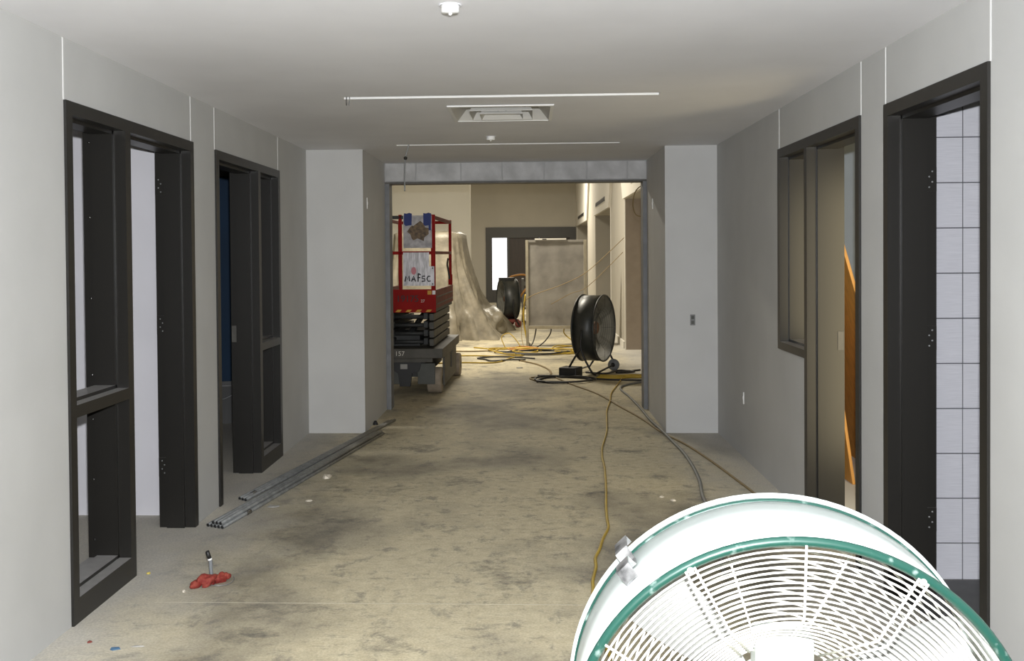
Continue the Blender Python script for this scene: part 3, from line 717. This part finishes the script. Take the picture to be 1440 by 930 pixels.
cord([(.75, 13.35), (1.0, 13.2), (1.2, 13.55), (1.4, 13.4), (1.15, 13.3), (1.5, 13.6)], .012, 'cord_black', 'short dark cable beside the wheel of the black fan')
for k, t in enumerate(('near', 'middle', 'far')):
    cord([(.85+.03*k, 12.75+.12*k), (1.1, 12.68+.13*k), (1.3, 12.8+.1*k), (1.57, 12.75+.12*k)], .013, 'cord_yellow', '%s strand of the three yellow cords beside the right jamb' % t)
# taut and hanging cords
cord([(1.585, 16.7, 1.86), (1.0, 16.9, 1.31), (.55, 17.0, 1.07), (0, 17.1, .86), (-.12, 17.3, .60), (-.14, 17.2, .2), (-.1, 16.9, .015)], .006, 'cord_tan', 'tan cord slung from the niche wall across the board', group='slung cords')
cord([(1.585, 16.9, 1.62), (1.0, 16.95, 1.05), (.7, 17.0, .92), (.37, 17.17, .73)], .005, 'cord_tan', 'lower thin cord slung across the upright board', group='slung cords')
for k, (xa, xb, t) in enumerate(((.12, .0, 'left'), (.38, .12, 'middle'), (.62, .9, 'right'))):
    cord([(xa, 17.4, .34), (xa-.02, 17.3, .22), ((xa+xb)/2, 17.1, .09), (xb, 16.9, .014)], .011, ('cord_black', 'cord_black', 'cord_yellow')[k], '%s cord drooping from under the upright board' % t, group='slung cords')
cord([(-.42, 16.95, .012), (-.48, 17.0, .18), (-.36, 17.0, .25), (-.25, 16.95, .16), (-.15, 16.9, .02)], .008, 'cord_yellow', 'springy yellow cord arch rising from the tangle', group='slung cords')
cord([(-.03, 17.28, .05), (-.09, 17.30, .35), (-.10, 17.28, .62), (-.065, 17.22, .9)], .016, 'cord_yellow', 'yellow cord bundle hanging beside the left board post', group='slung cords')
cord([(-.75, 22.75, .022), (-.62, 22.7, .6), (-.48, 22.6, 1.02), (-.3, 22.6, 1.12), (-.05, 22.7, 1.10), (.12, 22.8, .8), (.2, 22.8, .022)], .022, 'cord_orange', 'orange hose arched over the dark drum fan', name='hose', c='hose', group='slung cords')
cord([(-.40, 22.6, .022), (-.33, 22.5, .35), (-.15, 22.5, .72), (0.05, 22.5, .85), (.3, 22.5, .5), (.4, 22.5, .022)], .022, 'cord_orange', 'orange hose behind the fan leaning on the board', name='hose', c='hose', group='slung cords')
cord([(1.23, 10.443, 2.34), (1.13, 10.56, 2.26), (1.10, 10.58, 2.12), (1.13, 10.58, 2.01), (1.20, 10.56, 1.985), (1.26, 10.50, 1.98), (1.30, 10.445, 1.98)], .006, 'cord_tan', 'thin cable looping down behind the right jamb of the opening', name='cable_loop', c='cable', group='slung cords')

# ------------------------------------------------------------------ conduit on the floor
ntop = [0]
def conduit(p, q, label, coup=None):
    o = MB().tube([p, q], .0117, 10).build('conduit', 'galv'); tag(o, label, 'conduit', 'steel conduits on the floor')
    MB().tube([(Vector(p) - (Vector(q)-Vector(p)).normalized()*.0005), (Vector(p) + (Vector(q)-Vector(p)).normalized()*.001)], .0088, 10).build('bore', 'black', o)
    if coup is not None:
        a = Vector(p).lerp(Vector(q), coup); dd = (Vector(q)-Vector(p)).normalized()*.03
        MB().tube([a-dd, a+dd], .0155, 10).build('coupling', 'chrome', o)
z0 = .0117
names = ['outermost', 'second', 'third', 'fourth', 'fifth']
for k in range(5):
    x = -1.81 - .025*k
    conduit((x, 5.745+.012*k, z0), (-1.31-.024*k, 8.80-.03*k, z0), '%s of the near row of steel conduits counted from the corridor centre' % names[k], .11 if k == 0 else None)
for k in range(3):
    x = -1.823 - .025*k
    conduit((x, 5.755+.01*k, z0+.0205), (-1.323-.024*k, 8.78-.02*k, z0+.0205), '%s upper conduit stacked on the near row, counted from centre' % names[k])
for k in range(3):
    x = -1.86 - .025*k
    conduit((x, 6.40+.02*k, z0), (-1.305-.025*k, 9.52-.03*k, z0), '%s conduit of the longer row touching the left pier' % names[k], .05 if k == 1 else None)
tag(MB().lathe([(.0001, .04), (.012, .036), (.02, .02), (.026, 0)], 10, 'z', (-1.462, 9.33, .0)).build('debris_cone', 'ink'), 'small dark scrap at the foot of the left pier', 'scrap')

# ------------------------------------------------------------------ red rag bundle
rg = tag(empty('rag_bundle', (-1.565, 4.775, 0), math.radians(62)), 'crumpled red rag with grey wire on the floor at left', 'rag')
def placed(o): return o
lump('rag_body', (-.03, 0, 0), .075, .05, .048, 'rag_red', 21, rg, .35)
lump('rag_end', (.075, -.01, 0), .06, .030, .036, 'rag_red', 22, rg, .3)
lump('rag_tip', (-.125, .012, 0), .045, .032, .028, 'rag_red', 23, rg, .3)
lump('rag_knot', (.135, -.012, .012), .030, .028, .026, 'rag_red', 24, rg, .2)
rg.rotation_euler[2] = math.radians(48); rg.scale = (.62, .62, .72)
MB().tube(cat([(.02, .02, .04), (.03, .05, .09), (.035, .06, .13), (.03, .065, .165)], 4), .015, 8).build('strap', 'rubber_grey', rg)
MB().tube([(.030, .064, .155), (.010, .068, .21)], .017, 8).build('strap_tip', 'black', rg)
MB().tube([(.031, .064, .148), (.029, .065, .160)], .0185, 8).build('strap_band', 'white', rg)
MB().tube(cat([(-.03, -.05, .01), (.02, -.10, .006), (.10, -.11, .006), (.17, -.06, .01), (.19, -.02, .02)], 5), .003, 6).build('wire', 'galv', rg)

# ------------------------------------------------------------------ floor scraps
def scrap(x, y, sx, sy, h, m, label, seed):
    q = random.Random(seed); n = 7; top = []
    for k in range(n):
        a = 2*PI*k/n; s = .7 + .5*q.random(); top.append((x+sx*s*math.cos(a), y+sy*s*math.sin(a)))
    b = MB(); v = [(p[0], p[1], .0005) for p in top] + [(x+(p[0]-x)*.8, y+(p[1]-y)*.8, h*(.4+.8*q.random())) for p in top] + [(x, y, h)]
    b.add(v, [(i, (i+1) % n, n+(i+1) % n, n+i) for i in range(n)] + [(n+i, n+(i+1) % n, 2*n) for i in range(n)] + [tuple(range(n))[::-1]])
    tag(b.build('floor_scrap', m), label, 'scrap', 'scraps on the floor')
scrap(-1.467, 7.10, .035, .06, .022, 'paper', 'cream paper curl beside the conduits', 1)
scrap(-1.45, 6.42, .022, .02, .008, 'paper', 'small pale chip below the paper curl', 2)
scrap(-1.641, 6.27, .045, .04, .006, 'paper_grey', 'grey flat flake beside the conduit couplings', 3)
scrap(-1.935, 4.93, .014, .014, .008, 'yellow_scrap', 'tiny yellow chip at the near door sill', 4)
scrap(-1.70, 3.97, .022, .014, .006, 'blue_scrap', 'blue chip on the floor in the lower left corner', 5)
scrap(-1.84, 4.04, .012, .012, .006, 'lift_red_dull', 'reddish brown crumb by the near left frame', 6)
scrap(-1.62, 4.0, .035, .008, .005, 'paper_grey', 'thin grey sliver next to the blue chip', 7)
scrap(-1.66, 4.66, .009, .009, .010, 'paper', 'white crumb left of the red rag', 8)
scrap(.92, 6.45, .02, .02, .01, 'paper', 'pale crumb beside the grey hose', 9)
scrap(.86, 6.55, .018, .025, .006, 'paper', 'flat pale flake beside the grey hose', 10)
scrap(-.15, 13.05+.9, .06, .05, .01, 'crate', 'small dark scrap on the hall floor past the lift', 12)

tag(MB().box(-1.75, .42, 4.520, 4.524, 0, .0008).build('scored_line', 'scored'), 'thin pale chalk line across the floor before the red rag', 'chalk line')  # thin pale strip stands in for the scored floor joint
# ------------------------------------------------------------------ ceiling fittings
def sprinkler(x, y, label):
    o = tag(empty('sprinkler_cap', (x, y, H)), label, 'sprinkler', 'ceiling sprinkler caps')
    MB().lathe([(.0001, -.0), (.033, -.0), (.034, -.003), (.034, -.026), (.031, -.030), (.0001, -.031)], 28, 'z').build('cap', 'white', o)
    MB().lathe([(.008, -.031), (.006, -.038), (.0001, -.040)], 12, 'z').build('tip', 'white', o)
    MB().lathe([(.036, -.0005), (.044, -.0005), (.044, -.003), (.036, -.003)], 28, 'z', closed=True).build('escutcheon', 'ceiling', o)
sprinkler(-.292, 3.79, 'white capped sprinkler head on the ceiling nearest the camera')
sprinkler(-.301, 8.02, 'small white sprinkler head between the diffuser and far slot')
df = tag(empty('ceiling_diffuser', (-.175, 6.685, H)), 'square stepped metal air diffuser in the ceiling', 'air diffuser')
def cone(parent, name, so, zo, si, zi, t=.003, m='diffuser'):
    b = MB()
    for (s, z) in ((so, zo), (si, zi), (si, zi+t), (so, zo+t)): b.v += [(-s, -s*1.06, z), (s, -s*1.06, z), (s, s*1.06, z), (-s, s*1.06, z)]
    for k in range(4):
        for i in range(4):
            a, bb = k*4+i, k*4+(i+1) % 4; n_ = ((k+1) % 4)*4; b.f.append([a, bb, n_+(i+1) % 4, n_+i]); b.sm.append(False)
    return b.build(name, m, parent)
cone(df, 'flange', .340, -.010, .318, -.012, .008, 'white'); cone(df, 'outer_cone', .318, -.008, .235, .085)
cone(df, 'middle_cone', .205, -.018, .165, .055); cone(df, 'inner_cone', .140, -.028, .105, .03)
MB().box(-.115, .115, -.12, .12, .02, .024).build('centre_plate', 'diffuser', df)
for x in (-.02, .03): MB().lathe([(.0001, -.012), (.007, -.010), (.007, .02)], 10, 'z', (x, -.155, .0)).build('screw', 'chrome', df)
MB().box(-.30, .30, -.315, .315, .10, .105).build('plenum', 'lift_dark', df)
w1 = tag(empty('wire_stub', (-1.084, 5.98, H)), 'short stub of bare wire pair hanging from the near ceiling slot', 'wire')
for dx in (-.008, .010): MB().tube(cat([(dx, 0, .03), (dx*1.1, -.005, -.02), (dx*.9, -.01, -.045)], 4), .0028, 6).build('conductor', 'black' if dx < 0 else 'galv', w1)
w2 = tag(empty('hanging_cable', (-1.03, 8.55, H)), 'thin grey cable hanging down from the far ceiling slot', 'cable')
MB().tube(cat([(.01, 0, .03), (-.005, 0, -.03), (-.025, -.005, -.11), (-.033, -.01, -.25), (-.034, -.01, -.40)], 5), .006, 8).build('cable', 'galv', w2)
MB().lathe([(.0001, .018), (.014, .010), (.016, 0), (.012, -.012), (.0001, -.018)], 10, 'z', (-.026, -.005, -.115)).build('knot', 'black', w2)

# ------------------------------------------------------------------ wall boxes
ob = tag(empty('outlet_box', (1.444, EY, 1.006)), 'grey outlet box on the right pier', 'outlet')
MB().box(-.022, .022, -.006, 0, -.048, .048).build('plate', 'plate_grey', ob, .002)
for dz in (-.022, .022):
    MB().box(-.013, .013, -.009, -.006, dz-.014, dz+.014).build('receptacle', 'lift_guard', ob, .002)
def slit(x, s, y, z, label, h=.05):
    o = tag(MB().box(min(x, x-s*.006), max(x, x-s*.006), y-.010, y+.010, z-h, z+h).build('wall_plate', 'white'), label, 'wall plate', 'narrow white wall plates')
    MB().box(min(x-s*.006, x-s*.009), max(x-s*.006, x-s*.009), y-.004, y+.004, z-.012, z+.012).build('tab', 'white', o)
slit(R_, 1, 7.81, .466, 'narrow white plate low on the right wall', .045)
slit(PR, 1, 9.75, 2.08, 'narrow white plate high on the inner right pier', .05)
slit(PL, -1, 9.10, 2.08, 'narrow white plate high on the inner left pier', .05)

# ------------------------------------------------------------------ things in the side rooms
def leaning(xb, xt, zt, ya, yb, label):
    v = Vector((xt-xb, 0, zt)).normalized(); nrm = Vector((v.z, 0, -v.x))*.02
    P = [(xb, 0.005), (xt, zt), (xt+nrm.x, zt+nrm.z), (xb+nrm.x, .005+max(0, nrm.z))]
    o = MB().prism(P, 'y', ya, yb).build('wood_board', 'wood', None, .002)
    return tag(o, label, 'board', 'orange boards in the right room')
leaning(2.20, 1.955, 1.75, 6.88, 8.5, 'steep orange wood board leaning inside the right doorway')
leaning(2.50, 1.935, 2.05, 6.62, 8.5, 'slanting orange wood board behind the steep one in the right room')
cn = tag(empty('white_can', (R_+.15, 6.10, 1.03)), 'small white can standing on the right window sill', 'can')
MB().lathe([(.0001, 0), (.020, 0), (.021, .004), (.021, .085), (.017, .092), (.0001, .094)], 20, 'z').build('can_body', 'white', cn)
MB().lathe([(.008, .094), (.008, .108), (.0001, .110)], 12, 'z').build('cap', 'plate_grey', cn)
bk = tag(empty('bucket', (-2.94, 9.5, 0)), 'grey bucket on the floor of the navy room', 'bucket')
MB().lathe([(.0001, .003), (.12, .003), (.145, .36), (.152, .36), (.152, .375), (.138, .375), (.115, .02), (.0001, .02)], 28, 'z').build('pail', 'bucket', bk)
MB().tube(cat([(-.15, 0, .35), (-.13, -.10, .30), (0, -.155, .24), (.13, -.10, .30), (.15, 0, .35)], 5), .004, 6).build('handle', 'galv', bk)
